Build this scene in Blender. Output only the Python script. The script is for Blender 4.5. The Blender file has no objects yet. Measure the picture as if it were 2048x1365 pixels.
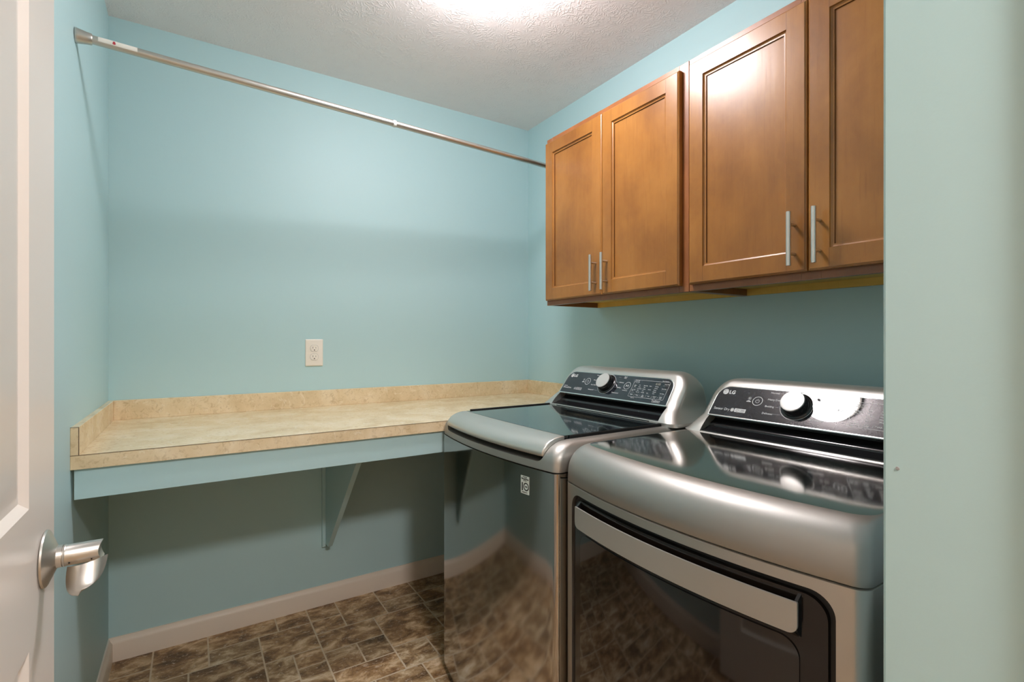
import bpy, bmesh, math, random
from mathutils import Vector, Matrix
random.seed(7)
D = bpy.data
COL = bpy.context.scene.collection
SC = bpy.context.scene
PI = math.pi

# ------------------------------------------------------------------ camera, world, exposure
EYE = 1.213
cam_d = D.cameras.new('camera'); cam = D.objects.new('camera', cam_d); COL.objects.link(cam)
cam.location = (0, 0, EYE)
cam.rotation_euler = (math.radians(90), 0, -math.radians(32.59))
cam_d.sensor_width = 36.0; cam_d.lens = 36.0 * 1000.0 / 2048.0
cam_d.clip_start = 0.01
SC.camera = cam
SC.view_settings.view_transform = 'Standard'
SC.view_settings.look = 'None'
SC.view_settings.gamma = 1.0
SC.view_settings.use_curve_mapping = False
SC.view_settings.exposure = 0.22
w = D.worlds.new('world'); SC.world = w; w.use_nodes = True
w.node_tree.nodes['Background'].inputs[0].default_value = (0.9, 0.93, 1.0, 1)
w.node_tree.nodes['Background'].inputs[1].default_value = 0.02
ROOM_LAMP = 66.0
HALL_LAMP = 168.0
ROOM_COL = (1.0, 0.945, 0.965)
HALL_COL = (1.0, 0.935, 0.91)
SC.cycles.use_denoising = True
SC.cycles.max_bounces = 14
SC.cycles.diffuse_bounces = 8
SC.cycles.glossy_bounces = 6
SC.cycles.sample_clamp_indirect = 6.0
SC.cycles.caustics_reflective = False
SC.cycles.caustics_refractive = False

# ------------------------------------------------------------------ room dimensions
XL, XR, YB, ZC = -0.267, 1.653, 2.4115, 2.443
YF = 0.12            # room face of the doorway wall
XS, YS = 0.62, 0.2366  # corner of the wall beside the dryer

# ------------------------------------------------------------------ material helpers
def srgb(r, g, b):
    f = lambda c: (c / 255 / 12.92) if c / 255 <= 0.04045 else ((c / 255 + 0.055) / 1.055) ** 2.4
    return (f(r), f(g), f(b), 1)

class NT:
    def __init__(s, name):
        s.m = D.materials.new(name); s.m.use_nodes = True
        s.t = s.m.node_tree; s.b = s.t.nodes['Principled BSDF']
    def n(s, typ, **kw):
        x = s.t.nodes.new(typ)
        for k, v in kw.items():
            if k.startswith('i_'):
                x.inputs[int(k[2:]) if k[2:].isdigit() else k[2:]].default_value = v
            else: setattr(x, k, v)
        return x
    def l(s, a, b): s.t.links.new(a, b)
    def p(s, **kw):
        for k, v in kw.items(): s.b.inputs[k.replace('_', ' ')].default_value = v
    def coord(s, scale=(1, 1, 1), which='Object', rot=(0, 0, 0)):
        c = s.n('ShaderNodeTexCoord'); m = s.n('ShaderNodeMapping')
        m.inputs['Scale'].default_value = scale; m.inputs['Rotation'].default_value = rot
        s.l(c.outputs[which], m.inputs[0]); return m.outputs[0]
    def noise(s, vec, scale, detail=4, rough=0.55, dist=0.0):
        x = s.n('ShaderNodeTexNoise'); s.l(vec, x.inputs['Vector'])
        x.inputs['Scale'].default_value = scale; x.inputs['Detail'].default_value = detail
        x.inputs['Roughness'].default_value = rough; x.inputs['Distortion'].default_value = dist
        return x.outputs['Fac']
    def ramp(s, fac, stops):
        x = s.n('ShaderNodeValToRGB'); s.l(fac, x.inputs[0]); e = x.color_ramp.elements
        while len(e) < len(stops): e.new(0.5)
        for q, (p, c) in zip(e, stops):
            q.position = p; q.color = c if len(c) == 4 else (*c, 1)
        return x.outputs[0]
    def mix(s, fac, a, b, mode='MIX'):
        x = s.n('ShaderNodeMix', data_type='RGBA', blend_type=mode)
        if isinstance(fac, (int, float)): x.inputs[0].default_value = fac
        else: s.l(fac, x.inputs[0])
        for i, v in ((6, a), (7, b)):
            if isinstance(v, tuple): x.inputs[i].default_value = v
            else: s.l(v, x.inputs[i])
        return x.outputs[2]
    def math(s, op, a, b=None, clamp=False):
        x = s.n('ShaderNodeMath', operation=op, use_clamp=clamp)
        for i, v in ((0, a), (1, b)):
            if v is None: continue
            if isinstance(v, (int, float)): x.inputs[i].default_value = v
            else: s.l(v, x.inputs[i])
        return x.outputs[0]
    def bump(s, h, strength=0.3, dist=0.01):
        x = s.n('ShaderNodeBump'); x.inputs['Strength'].default_value = strength
        x.inputs['Distance'].default_value = dist
        s.l(h, x.inputs['Height']); s.l(x.outputs[0], s.b.inputs['Normal'])
    def col(s, c): s.l(c, s.b.inputs['Base Color'])

def simple(name, c, metallic=0.0, rough=0.5, spec=0.5, coat=0.0):
    t = NT(name); t.p(Base_Color=c, Metallic=metallic, Roughness=rough)
    t.b.inputs['Specular IOR Level'].default_value = spec
    t.b.inputs['Coat Weight'].default_value = coat
    t.b.inputs['Coat Roughness'].default_value = 0.08
    return t.m

M = {}
def paint(name, c, rough=0.5, bump=0.06):
    t = NT(name); v = t.coord()
    t.col(t.mix(t.math('MULTIPLY', t.noise(v, 1.7, 2), 0.10), c, tuple(x * 0.9 for x in c[:3]) + (1,)))
    t.p(Roughness=rough)
    t.b.inputs['Specular IOR Level'].default_value = 0.35
    t.bump(t.noise(v, 160, 3), bump, 0.002)
    return t.m
M['wall'] = paint('blue_green_paint', srgb(178, 209, 213), 0.5)
M['white_wall'] = paint('cream_paint', srgb(214, 200, 180), 0.6)
M['trim'] = paint('white_trim_paint', srgb(226, 214, 200), 0.35, 0.02)
M['door_paint'] = paint('white_door_paint', srgb(226, 220, 213), 0.32, 0.03)

# stamped ceiling: every voronoi cell is a fan of ridges round its own centre
t = NT('textured_ceiling'); v = t.coord()
wob = t.n('ShaderNodeTexNoise'); t.l(v, wob.inputs['Vector']); wob.inputs['Scale'].default_value = 9; wob.inputs['Detail'].default_value = 3
vv = t.n('ShaderNodeVectorMath', operation='MULTIPLY_ADD'); t.l(wob.outputs['Color'], vv.inputs[0])
vv.inputs[1].default_value = (0.07, 0.07, 0); t.l(v, vv.inputs[2])
vo = t.n('ShaderNodeTexVoronoi'); vo.voronoi_dimensions = '2D'; t.l(vv.outputs[0], vo.inputs['Vector']); vo.inputs['Scale'].default_value = 9.5
sub = t.n('ShaderNodeVectorMath', operation='SUBTRACT'); t.l(vv.outputs[0], sub.inputs[0]); t.l(vo.outputs['Position'], sub.inputs[1])
sp = t.n('ShaderNodeSeparateXYZ'); t.l(sub.outputs[0], sp.inputs[0])
ang = t.math('ARCTAN2', sp.outputs[0], sp.outputs[1])
fan = t.math('SINE', t.math('ADD', t.math('MULTIPLY', ang, 17.0), t.math('MULTIPLY', t.noise(v, 30, 4), 30.0)))
fan = t.math('MULTIPLY', t.math('MAXIMUM', fan, 0.0), t.ramp(vo.outputs['Distance'], [(0.10, (0, 0, 0)), (0.35, (1, 1, 1))]))
mask = t.ramp(t.noise(v, 13, 2), [(0.36, (0.12, 0.12, 0.12)), (0.62, (1, 1, 1))])
h = t.math('ADD', t.math('MULTIPLY', fan, mask), t.math('MULTIPLY', t.noise(v, 90, 4), 0.5))
t.bump(h, 0.55, 0.0028)
t.p(Base_Color=srgb(240, 232, 231), Roughness=0.75)
M['ceiling'] = t.m

# floor sheet printed as stone tiles
t = NT('stone_tile_vinyl'); v = t.coord()
at = t.n('ShaderNodeAttribute', attribute_name='tile')
sep = t.n('ShaderNodeSeparateColor'); t.l(at.outputs['Color'], sep.inputs[0])
off = t.n('ShaderNodeVectorMath', operation='MULTIPLY_ADD'); t.l(at.outputs['Color'], off.inputs[0])
off.inputs[1].default_value = (9, 7, 5); t.l(v, off.inputs[2]); ov = off.outputs[0]
mp = t.n('ShaderNodeMapping'); mp.inputs['Scale'].default_value = (1, 1.5, 1); t.l(ov, mp.inputs[0])
n1 = t.noise(mp.outputs[0], 10, 7, 0.66, 0.5)
n2 = t.noise(mp.outputs[0], 58, 6, 0.72, 0.9)
base = t.ramp(n1, [(0.32, srgb(84, 64, 42)), (0.43, srgb(134, 106, 74)), (0.51, srgb(172, 144, 106)), (0.59, srgb(216, 196, 162)), (0.68, srgb(246, 236, 216))])
tint = t.ramp(sep.outputs[0], [(0.0, srgb(190, 164, 132)), (0.3, srgb(240, 200, 150)), (0.55, srgb(222, 188, 146)), (0.8, srgb(246, 236, 224)), (1.0, srgb(186, 166, 140))])
c1 = t.mix(0.75, base, tint, 'MULTIPLY')
c1 = t.mix(0.35, c1, base)
vein = t.ramp(n2, [(0.56, (0, 0, 0)), (0.66, (1, 1, 1)), (0.7, (0, 0, 0))])
c2 = t.mix(t.math('MULTIPLY', vein, 0.6), c1, srgb(240, 228, 208))
dark = t.ramp(n2, [(0.30, (1, 1, 1)), (0.4, (0, 0, 0))])
c2 = t.mix(t.math('MULTIPLY', dark, 0.5), c2, srgb(48, 36, 27))
grout = t.mix(t.noise(v, 60, 3), srgb(190, 172, 146), srgb(222, 206, 180))
gm = t.n('ShaderNodeGamma'); t.l(c2, gm.inputs[0]); gm.inputs[1].default_value = 0.95
t.col(t.mix(sep.outputs[2], gm.outputs[0], grout))
t.p(Roughness=0.42)
t.bump(t.math('SUBTRACT', t.math('MULTIPLY', n2, 1.0), t.math('MULTIPLY', sep.outputs[2], 0.5)), 0.55, 0.003)
M['floor'] = t.m

# laminate counter
t = NT('travertine_laminate'); v = t.coord()
n1 = t.noise(v, 7, 6, 0.6, 0.8); n2 = t.noise(v, 60, 5, 0.7, 1.0); n3 = t.noise(v, 17, 5, 0.65, 2.5)
c = t.ramp(n1, [(0.3, srgb(204, 182, 144)), (0.5, srgb(219, 199, 163)), (0.7, srgb(230, 214, 184))])
c = t.mix(t.ramp(n2, [(0.3, (0.5, 0.5, 0.5)), (0.48, (0, 0, 0))]), c, srgb(158, 128, 90))
c = t.mix(t.ramp(n3, [(0.60, (0, 0, 0)), (0.655, (0.75, 0.75, 0.75)), (0.70, (0, 0, 0))]), c, srgb(233, 220, 196))
t.col(c); t.p(Roughness=0.24); t.bump(n2, 0.05, 0.001)
M['laminate'] = t.m
M['laminate_edge'] = simple('laminate_seam', srgb(88, 66, 46), 0, 0.6)

# stained maple
def wood(name, dark, mid, light, rough=0.3):
    t = NT(name); c = t.n('ShaderNodeTexCoord')
    oi = t.n('ShaderNodeObjectInfo')
    ad = t.n('ShaderNodeVectorMath', operation='ADD'); t.l(c.outputs['Object'], ad.inputs[0])
    ml = t.n('ShaderNodeVectorMath', operation='SCALE'); ml.inputs['Scale'].default_value = 13.0
    cb = t.n('ShaderNodeCombineXYZ')
    for i in range(3): t.l(oi.outputs['Random'], cb.inputs[i])
    t.l(cb.outputs[0], ml.inputs[0]); t.l(ml.outputs[0], ad.inputs[1])
    m1 = t.n('ShaderNodeMapping'); m1.inputs['Scale'].default_value = (3.0, 3.0, 2.2); t.l(ad.outputs[0], m1.inputs[0])
    m2 = t.n('ShaderNodeMapping'); m2.inputs['Scale'].default_value = (26, 26, 1.8); t.l(ad.outputs[0], m2.inputs[0])
    a = t.noise(m1.outputs[0], 1.5, 6, 0.6, 0.25); b = t.noise(m2.outputs[0], 2.0, 4, 0.6, 0.3)
    f = t.math('ADD', t.math('MULTIPLY', a, 0.87), t.math('MULTIPLY', b, 0.13))
    cc = t.ramp(f, [(0.25, dark), (0.5, mid), (0.78, light)])
    m3 = t.n('ShaderNodeMapping'); m3.inputs['Scale'].default_value = (140, 140, 9); t.l(ad.outputs[0], m3.inputs[0])
    p = t.noise(m3.outputs[0], 1.0, 3)
    cc = t.mix(t.ramp(p, [(0.28, (0.3, 0.3, 0.3)), (0.42, (0, 0, 0))]), cc, dark)
    t.col(cc); t.p(Roughness=rough)
    t.b.inputs['Coat Weight'].default_value = 0.10; t.b.inputs['Coat Roughness'].default_value = 0.22
    t.bump(t.math('ADD', a, t.math('MULTIPLY', b, 0.3)), 0.12, 0.006)
    return t.m
M['wood'] = wood('stained_maple', srgb(118, 72, 28), srgb(149, 98, 42), srgb(172, 119, 58))
M['wood_dark'] = wood('stained_maple_frame', srgb(112, 66, 34), srgb(140, 86, 46), srgb(160, 102, 58), 0.35)
M['raw_maple'] = wood('unfinished_maple', srgb(196, 158, 66), srgb(212, 176, 84), srgb(222, 190, 104), 0.5)
M['groove'] = simple('glaze_line', srgb(84, 44, 22), 0, 0.4)

def steel(name, c, rough, wav=0.0, brushed=0.0, bs=(3, 3, 260), metallic=1.0, smudge=0.06):
    t = NT(name); v = t.coord(bs); b = t.noise(v, 3.0, 3)
    t.p(Base_Color=c, Metallic=metallic)
    sm = t.noise(t.coord(), 6.0, 4, 0.6, 1.0)
    r = t.math('ADD', t.math('MULTIPLY', t.math('SUBTRACT', sm, 0.5), smudge), rough)
    t.l(r, t.b.inputs['Roughness'])
    if wav:
        h = t.math('ADD', t.math('MULTIPLY', t.noise(t.coord(), 7.0, 1), wav), t.math('MULTIPLY', b, 0.0012))
        t.bump(h, 1.0, 0.01)
    elif brushed: t.bump(b, brushed, 0.001)
    return t.m
M['steel_body'] = steel('graphite_steel', (0.42, 0.405, 0.385, 1), 0.10, smudge=0.04)
M['steel_dryer'] = steel('graphite_steel_front', (0.52, 0.50, 0.46, 1), 0.36, metallic=0.9)
M['steel_top'] = steel('graphite_steel_cover', (0.41, 0.40, 0.375, 1), 0.46, metallic=0.9, smudge=0.02)
M['steel_deck'] = steel('graphite_steel_deck', (0.70, 0.68, 0.65, 1), 0.085, 0.012, smudge=0.04)
M['silver'] = steel('satin_silver_plastic', (0.60, 0.59, 0.555, 1), 0.34, metallic=0.8, smudge=0.02)
M['handle_silver'] = steel('brushed_handle_steel', (0.50, 0.485, 0.45, 1), 0.42, metallic=0.6, smudge=0.02)
M['bright'] = simple('bright_chrome_line', (0.80, 0.79, 0.76, 1), 1.0, 0.22)
M['nickel'] = steel('brushed_nickel', (0.60, 0.585, 0.55, 1), 0.36)
M['nickel_pull'] = simple('satin_nickel_pull', (0.66, 0.64, 0.60, 1), 1.0, 0.34)
M['black'] = simple('glossy_black_plastic', (0.012, 0.012, 0.013, 1), 0, 0.12)
M['matte_black'] = simple('matte_black_plastic', (0.008, 0.008, 0.008, 1), 0, 0.55)
M['rubber'] = simple('grey_rubber', (0.06, 0.06, 0.06, 1), 0, 0.8)
M['lid_glass'] = simple('black_tempered_glass', (0.010, 0.014, 0.016, 1), 0, 0.04, 0.9, 0.6)
t = NT('smudged_black_panel'); v = t.coord()
s_ = t.noise(v, 22, 6, 0.7, 1.5)
t.col(t.mix(t.ramp(s_, [(0.45, (0, 0, 0)), (0.75, (0.35, 0.35, 0.35))]), (0.010, 0.013, 0.018, 1), (0.09, 0.095, 0.12, 1)))
t.l(t.math('MULTIPLY', s_, 0.03), t.b.inputs['Roughness']); t.b.inputs['Specular IOR Level'].default_value = 0.8
M['panel'] = t.m
M['door_dark'] = simple('dark_brown_glossy_door_frame', (0.011, 0.0075, 0.0055, 1), 0, 0.13, 0.5)
M['window_glass'] = simple('dark_tinted_door_glass', (0.010, 0.007, 0.005, 1), 0, 0.05, 0.75)
M['knob_face'] = simple('pale_silver_knob_face', (0.62, 0.61, 0.585, 1), 0.35, 0.36)
M['ink'] = simple('pale_grey_print', (0.62, 0.63, 0.63, 1), 0, 0.5)
M['ink_dim'] = simple('dim_grey_print', (0.30, 0.31, 0.32, 1), 0, 0.5)
M['display'] = simple('dim_display_digits', (0.20, 0.20, 0.17, 1), 0, 0.4)
M['white_plastic'] = simple('ivory_plastic', srgb(232, 226, 216), 0, 0.35)
M['sticker'] = simple('white_sticker_paper', srgb(205, 214, 209), 0, 0.5)
M['sticker_ink'] = simple('black_sticker_ink', (0.01, 0.012, 0.012, 1), 0, 0.5)
M['red_ink'] = simple('red_ink', srgb(170, 20, 40), 0, 0.5)
M['clear'] = simple('milky_clear_clip', srgb(220, 222, 218), 0, 0.3)
M['dark_hole'] = simple('dark_hole', (0.01, 0.01, 0.01, 1), 0, 0.8)

def emit(name, c, s):
    t = NT(name); t.p(Base_Color=(0.9, 0.9, 0.9, 1), Roughness=0.3)
    t.b.inputs['Emission Color'].default_value = (*c, 1); t.b.inputs['Emission Strength'].default_value = s
    return t.m
M['lamp_room'] = emit('lit_frosted_glass', ROOM_COL, ROOM_LAMP)
M['lamp_hall'] = emit('lit_frosted_glass_hall', HALL_COL, HALL_LAMP)

# ------------------------------------------------------------------ mesh helpers
def build(name, bm, mat, parent=None, smooth=35, loc=None):
    bmesh.ops.recalc_face_normals(bm, faces=bm.faces[:])
    me = D.meshes.new(name); bm.to_mesh(me); bm.free()
    for m in (mat if isinstance(mat, (list, tuple)) else [mat]): me.materials.append(M[m])
    if smooth:
        me.shade_smooth(); me.set_sharp_from_angle(angle=math.radians(smooth))
    o = D.objects.new(name, me); COL.objects.link(o)
    if parent: o.parent = parent
    if loc: o.location = loc
    return o

def empty(name, loc=(0, 0, 0), rz=0.0):
    o = D.objects.new(name, None); COL.objects.link(o); o.location = loc; o.rotation_euler = (0, 0, rz)
    o.empty_display_size = 0.1
    return o

def tag(o, label, cat, group=None):
    o['label'] = label; o['category'] = cat; o['kind'] = 'thing'
    if group: o['group'] = group
    return o

def struct(o):
    o['kind'] = 'structure'; return o

def box(bm, x0, x1, y0, y1, z0, z1, bev=0.0, seg=2):
    vs = [bm.verts.new((x, y, z)) for x in (x0, x1) for y in (y0, y1) for z in (z0, z1)]
    fs = [bm.faces.new([vs[i] for i in f]) for f in ((0, 1, 3, 2), (4, 6, 7, 5), (0, 4, 5, 1), (2, 3, 7, 6), (0, 2, 6, 4), (1, 5, 7, 3))]
    if bev:
        es = list({e for f in fs for e in f.edges})
        bmesh.ops.bevel(bm, geom=es, offset=bev, segments=seg, profile=0.7, affect='EDGES')

def bbox(*a, **k):
    bm = bmesh.new(); box(bm, *a, **k); return bm

def prism(bm, pts, fn, t0, t1):
    """polygon pts (a,b) extruded from t0 to t1; fn(a,b,t)->xyz"""
    A = [bm.verts.new(fn(a, b, t0)) for a, b in pts]; B = [bm.verts.new(fn(a, b, t1)) for a, b in pts]
    n = len(pts)
    for i in range(n):
        bm.faces.new((A[i], A[(i + 1) % n], B[(i + 1) % n], B[i]))
    bm.faces.new(A[::-1]); bm.faces.new(B)

def loft(bm, rings, cap0=True, cap1=True):
    R = [[bm.verts.new(p) for p in r] for r in rings]; n = len(R[0])
    for a, b in zip(R, R[1:]):
        for i in range(n): bm.faces.new((a[i], a[(i + 1) % n], b[(i + 1) % n], b[i]))
    if cap0: bm.faces.new(R[0][::-1])
    if cap1: bm.faces.new(R[-1])

def basis(d):
    d = Vector(d).normalized(); u = d.cross(Vector((0, 0, 1)))
    if u.length < 1e-4: u = d.cross(Vector((0, 1, 0)))
    u.normalize(); return u, d.cross(u), d

def lathe(bm, prof, o, axis, seg=32, cap0=True, cap1=True):
    u, v, d = basis(axis); o = Vector(o)
    loft(bm, [[o + d * h + (u * math.cos(2 * PI * k / seg) + v * math.sin(2 * PI * k / seg)) * r for k in range(seg)] for r, h in prof], cap0, cap1)

def tube(bm, p0, p1, r, seg=20, bev=0.0):
    p0 = Vector(p0); p1 = Vector(p1); L = (p1 - p0).length
    prof = [(r, 0), (r, L)] if not bev else [(r - bev, 0), (r, bev), (r, L - bev), (r - bev, L)]
    lathe(bm, prof, p0, p1 - p0, seg)

def rrect(x0, x1, y0, y1, r, seg=6, rs=None):
    """rounded rectangle points, rs = radii for (bl, br, tr, tl)"""
    rs = rs or (r, r, r, r); out = []
    for (cx, cy, a0, rr) in ((x0, y0, PI, rs[0]), (x1, y0, 1.5 * PI, rs[1]), (x1, y1, 0, rs[2]), (x0, y1, 0.5 * PI, rs[3])):
        sx = 1 if cx == x0 else -1; sy = 1 if cy == y0 else -1
        for k in range(seg + 1):
            a = a0 + k / seg * PI / 2
            out.append((cx + sx * rr + math.cos(a) * rr, cy + sy * rr + math.sin(a) * rr))
    return out

def boolean(o, cutter_bm):
    bmesh.ops.recalc_face_normals(cutter_bm, faces=cutter_bm.faces[:])
    me = D.meshes.new('cut'); cutter_bm.to_mesh(me); cutter_bm.free()
    c = D.objects.new('cut', me); COL.objects.link(c)
    p = o.parent; o.parent = None
    m = o.modifiers.new('cut', 'BOOLEAN'); m.operation = 'DIFFERENCE'; m.solver = 'EXACT'; m.object = c
    dg = bpy.context.evaluated_depsgraph_get(); dg.update()
    nm = D.meshes.new_from_object(o.evaluated_get(dg))
    o.modifiers.clear(); old = o.data; o.data = nm; nm.name = o.name
    D.meshes.remove(old); D.objects.remove(c); D.meshes.remove(me)
    nm.shade_smooth(); nm.set_sharp_from_angle(angle=math.radians(35))
    o.parent = p

def add_text(bm, s, size, mtx, align='LEFT', bold=0.0, sx=1.0):
    cu = D.curves.new('t', 'FONT'); cu.body = s; cu.size = size; cu.align_x = align; cu.offset = bold
    cu.extrude = 0.0001; cu.resolution_u = 3
    o = D.objects.new('t', cu); COL.objects.link(o)
    dg = bpy.context.evaluated_depsgraph_get(); dg.update()
    me = D.meshes.new_from_object(o.evaluated_get(dg))
    me.transform(mtx @ Matrix.Diagonal((sx, 1, 1, 1)))
    bm.from_mesh(me); D.objects.remove(o); D.curves.remove(cu); D.meshes.remove(me)

# ------------------------------------------------------------------ the shell
TH = 0.11
struct(build('wall_left', bbox(XL - TH, XL, YF, YB + TH, 0, ZC), 'wall', smooth=0))
struct(build('wall_back', bbox(XL, XR, YB, YB + TH, 0, ZC), 'wall', smooth=0))
struct(build('wall_right', bbox(XR, XR + TH, YS - 0.236, YB + TH, 0, ZC), 'wall', smooth=0))
bm = bmesh.new(); box(bm, XS, XR, 0.0, YS, 0, ZC, 0.0)
es = [e for e in bm.edges if abs(e.verts[0].co.z - e.verts[1].co.z) > 1 and abs(e.verts[0].co.x - XS) < 1e-4 and abs(e.verts[0].co.y - YS) < 1e-4]
bmesh.ops.bevel(bm, geom=es, offset=0.003, segments=3, affect='EDGES')
wfr = struct(build('wall_front_right', bm, 'wall'))
bm = bmesh.new(); lathe(bm, [(0.0022, 0), (0.0016, 0.0008)], (XS + 0.0002, 0.2229, 1.080), (-1, 0, 0), 8)
build('wall_nick', bm, 'ink_dim', wfr)
# doorway wall: left return and header
bm = bmesh.new(); box(bm, XL - TH, -0.222, 0.0, YF, 0, ZC); struct(build('wall_front_left', bm, 'wall', smooth=0))
struct(build('wall_front_header', bbox(-0.222, XS, 0.0, YF, 2.06, ZC), 'wall', smooth=0))
bm = bmesh.new(); box(bm, -0.222, -0.203, 0.0, YF, 0, 2.06); box(bm, 0.610, XS, 0.0, 0.112, 0, 2.06)
box(bm, -0.203, 0.610, 0.0, YF, 2.041, 2.06)
struct(build('trim_1', bm, 'trim', smooth=0))
struct(build('ceiling', bbox(XL - TH, XR + TH, 0.0, YB + TH, ZC, ZC + 0.1), 'ceiling', smooth=0))

# floor with the tile layout read off the photograph; the rest filled in the same style
TILES = [(-.267, -.128, 2.277, 2.42), (-.267, -.128, 2.165, 2.277), (-.128, .053, 2.172, 2.42), (.053, .303, 2.28, 2.42),
 (.303, .43, 2.28, 2.42), (.053, .228, 2.172, 2.28), (.228, .43, 2.08, 2.28), (.43, .555, 2.28, 2.42), (.43, .555, 2.172, 2.28),
 (.555, .735, 2.172, 2.42), (.735, .91, 2.28, 2.42), (.735, .91, 2.172, 2.28), (.43, .668, 2.028, 2.172), (.668, .90, 1.92, 2.172),
 (.43, .554, 1.888, 2.028), (.554, .668, 1.888, 2.028), (.43, .668, 1.768, 1.888), (.668, .805, 1.768, 1.92), (.805, .94, 1.768, 1.92),
 (.327, .43, 1.977, 2.08), (.327, .43, 1.768, 1.977), (.228, .327, 1.92, 2.08), (-.012, .228, 1.92, 2.172), (-.128, -.012, 1.92, 2.172),
 (.228, .327, 1.768, 1.92), (.728, .84, 1.66, 1.768), (.55, .728, 1.60, 1.768)]
xs = [-1.35, -1.2, -1.08, -.95, -.83, -.7, -.58, -.46, -.35, -.267, -.128, -.012, .053, .228, .327, .43, .554, .668, .79, .91, 1.03, 1.16, 1.28, 1.41, 1.53, 1.653, 1.8]
xs = xs + [.303, .555, .735, .805, .90, .94, .728, .84, .55]
ys = [-2.4 + 0.122 * k for k in range(33)] + [1.60, 1.66, 1.768, 1.888, 1.92, 1.977, 2.028, 2.08, 2.165, 2.172, 2.277, 2.28, 2.42]
ys = sorted(y for y in set(round(v, 4) for v in ys) if y <= 2.42); xs = sorted(set(xs))
ys = [y for y in ys if not (1.60 < y < 1.6605 and y not in (1.66,)) and not (y > 1.661 and y not in (1.768, 1.888, 1.92, 1.977, 2.028, 2.08, 2.165, 2.172, 2.277, 2.28, 2.42))]
nx, ny = len(xs) - 1, len(ys) - 1
occ = [[False] * ny for _ in range(nx)]
for i in range(nx):
    for j in range(ny):
        cx, cy = (xs[i] + xs[i + 1]) / 2, (ys[j] + ys[j + 1]) / 2
        if any(a < cx < b and c < cy < d for a, b, c, d in TILES): occ[i][j] = True
rects = list(TILES)
for j in range(ny):
    for i in range(nx):
        if occ[i][j]: continue
        wx = random.choice((0.1, 0.2, 0.2)); wy = random.choice((0.1, 0.1, 0.2))
        i2 = i + 1
        while i2 < nx and not occ[i2][j] and xs[i2] - xs[i] < wx: i2 += 1
        j2 = j + 1
        while j2 < ny and ys[j2] - ys[j] < wy and not any(occ[k][j2] for k in range(i, i2)): j2 += 1
        for a in range(i, i2):
            for b in range(j, j2): occ[a][b] = True
        rects.append((xs[i], xs[i2], ys[j], ys[j2]))
bm = bmesh.new(); lay = bm.loops.layers.float_color.new('tile')
for (a, b, c, d) in rects:
    r = random.random(); g = random.random(); q = 0.003
    o_ = [(a, c), (b, c), (b, d), (a, d)]; i_ = [(a + q, c + q), (b - q, c + q), (b - q, d - q), (a + q, d - q)]
    O = [bm.verts.new((x, y, 0)) for x, y in o_]; I = [bm.verts.new((x, y, 0)) for x, y in i_]
    f = bm.faces.new(I)
    for l in f.loops: l[lay] = (r, g, 0, 1)
    for k in range(4):
        f = bm.faces.new((O[k], O[(k + 1) % 4], I[(k + 1) % 4], I[k]))
        for l in f.loops: l[lay] = (r, g, 1, 1)
struct(build('floor', bm, 'floor', smooth=0))

# baseboards
def baseboard(name, p0, p1, n):
    p0, p1, n = Vector((*p0, 0)), Vector((*p1, 0)), Vector((*n, 0))
    prof = [(0, 0), (0.014, 0), (0.014, 0.066), (0.011, 0.074), (0.007, 0.080), (0.005, 0.089), (0, 0.089)]
    bm = bmesh.new(); loft(bm, [[p + n * a + Vector((0, 0, z)) for a, z in prof] for p in (p0, p1)])
    return struct(build(name, bm, 'trim', smooth=30))
baseboard('baseboard_back', (XL, YB), (XR, YB), (0, -1))
baseboard('baseboard_left', (XL, YF), (XL, YB - 0.014), (1, 0))
baseboard('baseboard_right', (XR, YS), (XR, YB - 0.014), (-1, 0))

# hall behind the doorway
hx0, hx1, hy = -1.25, 1.763, -2.2
struct(build('wall_hall_left', bbox(hx0 - TH, hx0, hy, 0.0, 0, ZC), 'white_wall', smooth=0))
struct(build('wall_hall_right', bbox(hx1, hx1 + TH, hy, 0.0, 0, ZC), 'white_wall', smooth=0))
struct(build('wall_hall_back', bbox(hx0 - TH, hx1 + TH, hy - TH, hy, 0, ZC), 'white_wall', smooth=0))
struct(build('wall_hall_front', bbox(hx0 - TH, XL - TH, 0.0, YF, 0, ZC), 'white_wall', smooth=0))
struct(build('ceiling_hall', bbox(hx0 - TH, hx1 + TH, hy - TH, 0.0, ZC, ZC + 0.1), 'ceiling', smooth=0))

# ------------------------------------------------------------------ ceiling lamps
def ceiling_lamp(x, y, mat, label):
    r = empty('ceiling_lamp', (x, y, ZC))
    tag(r, label, 'ceiling lamp')
    bm = bmesh.new(); lathe(bm, [(0.152, 0), (0.154, 0.018), (0.148, 0.0225), (0.12, 0.0225)], (0, 0, 0), (0, 0, -1), 40)
    build('mounting_shield_plate', bm, 'white_plastic', r)  # unseen opaque plate, sized to keep lamp light off the nearby ceiling
    bm = bmesh.new(); lathe(bm, [(0.128, 0.0215), (0.138, 0.032), (0.145, 0.046), (0.145, 0.062), (0.138, 0.080), (0.120, 0.096), (0.09, 0.108), (0.05, 0.115), (0.02, 0.117), (0.001, 0.1175)], (0, 0, 0), (0, 0, -1), 40)
    build('glass_shade', bm, mat, r)
    bm = bmesh.new(); lathe(bm, [(0.008, 0.116), (0.01, 0.121), (0.004, 0.127), (0.001, 0.128)], (0, 0, 0), (0, 0, -1), 14)
    build('finial', bm, 'nickel', r)
ceiling_lamp(0.785, 1.325, 'lamp_room', 'round frosted glass ceiling lamp in the laundry room')
ceiling_lamp(0.33, -0.80, 'lamp_hall', 'round frosted glass ceiling lamp in the hall behind the doorway')

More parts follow.
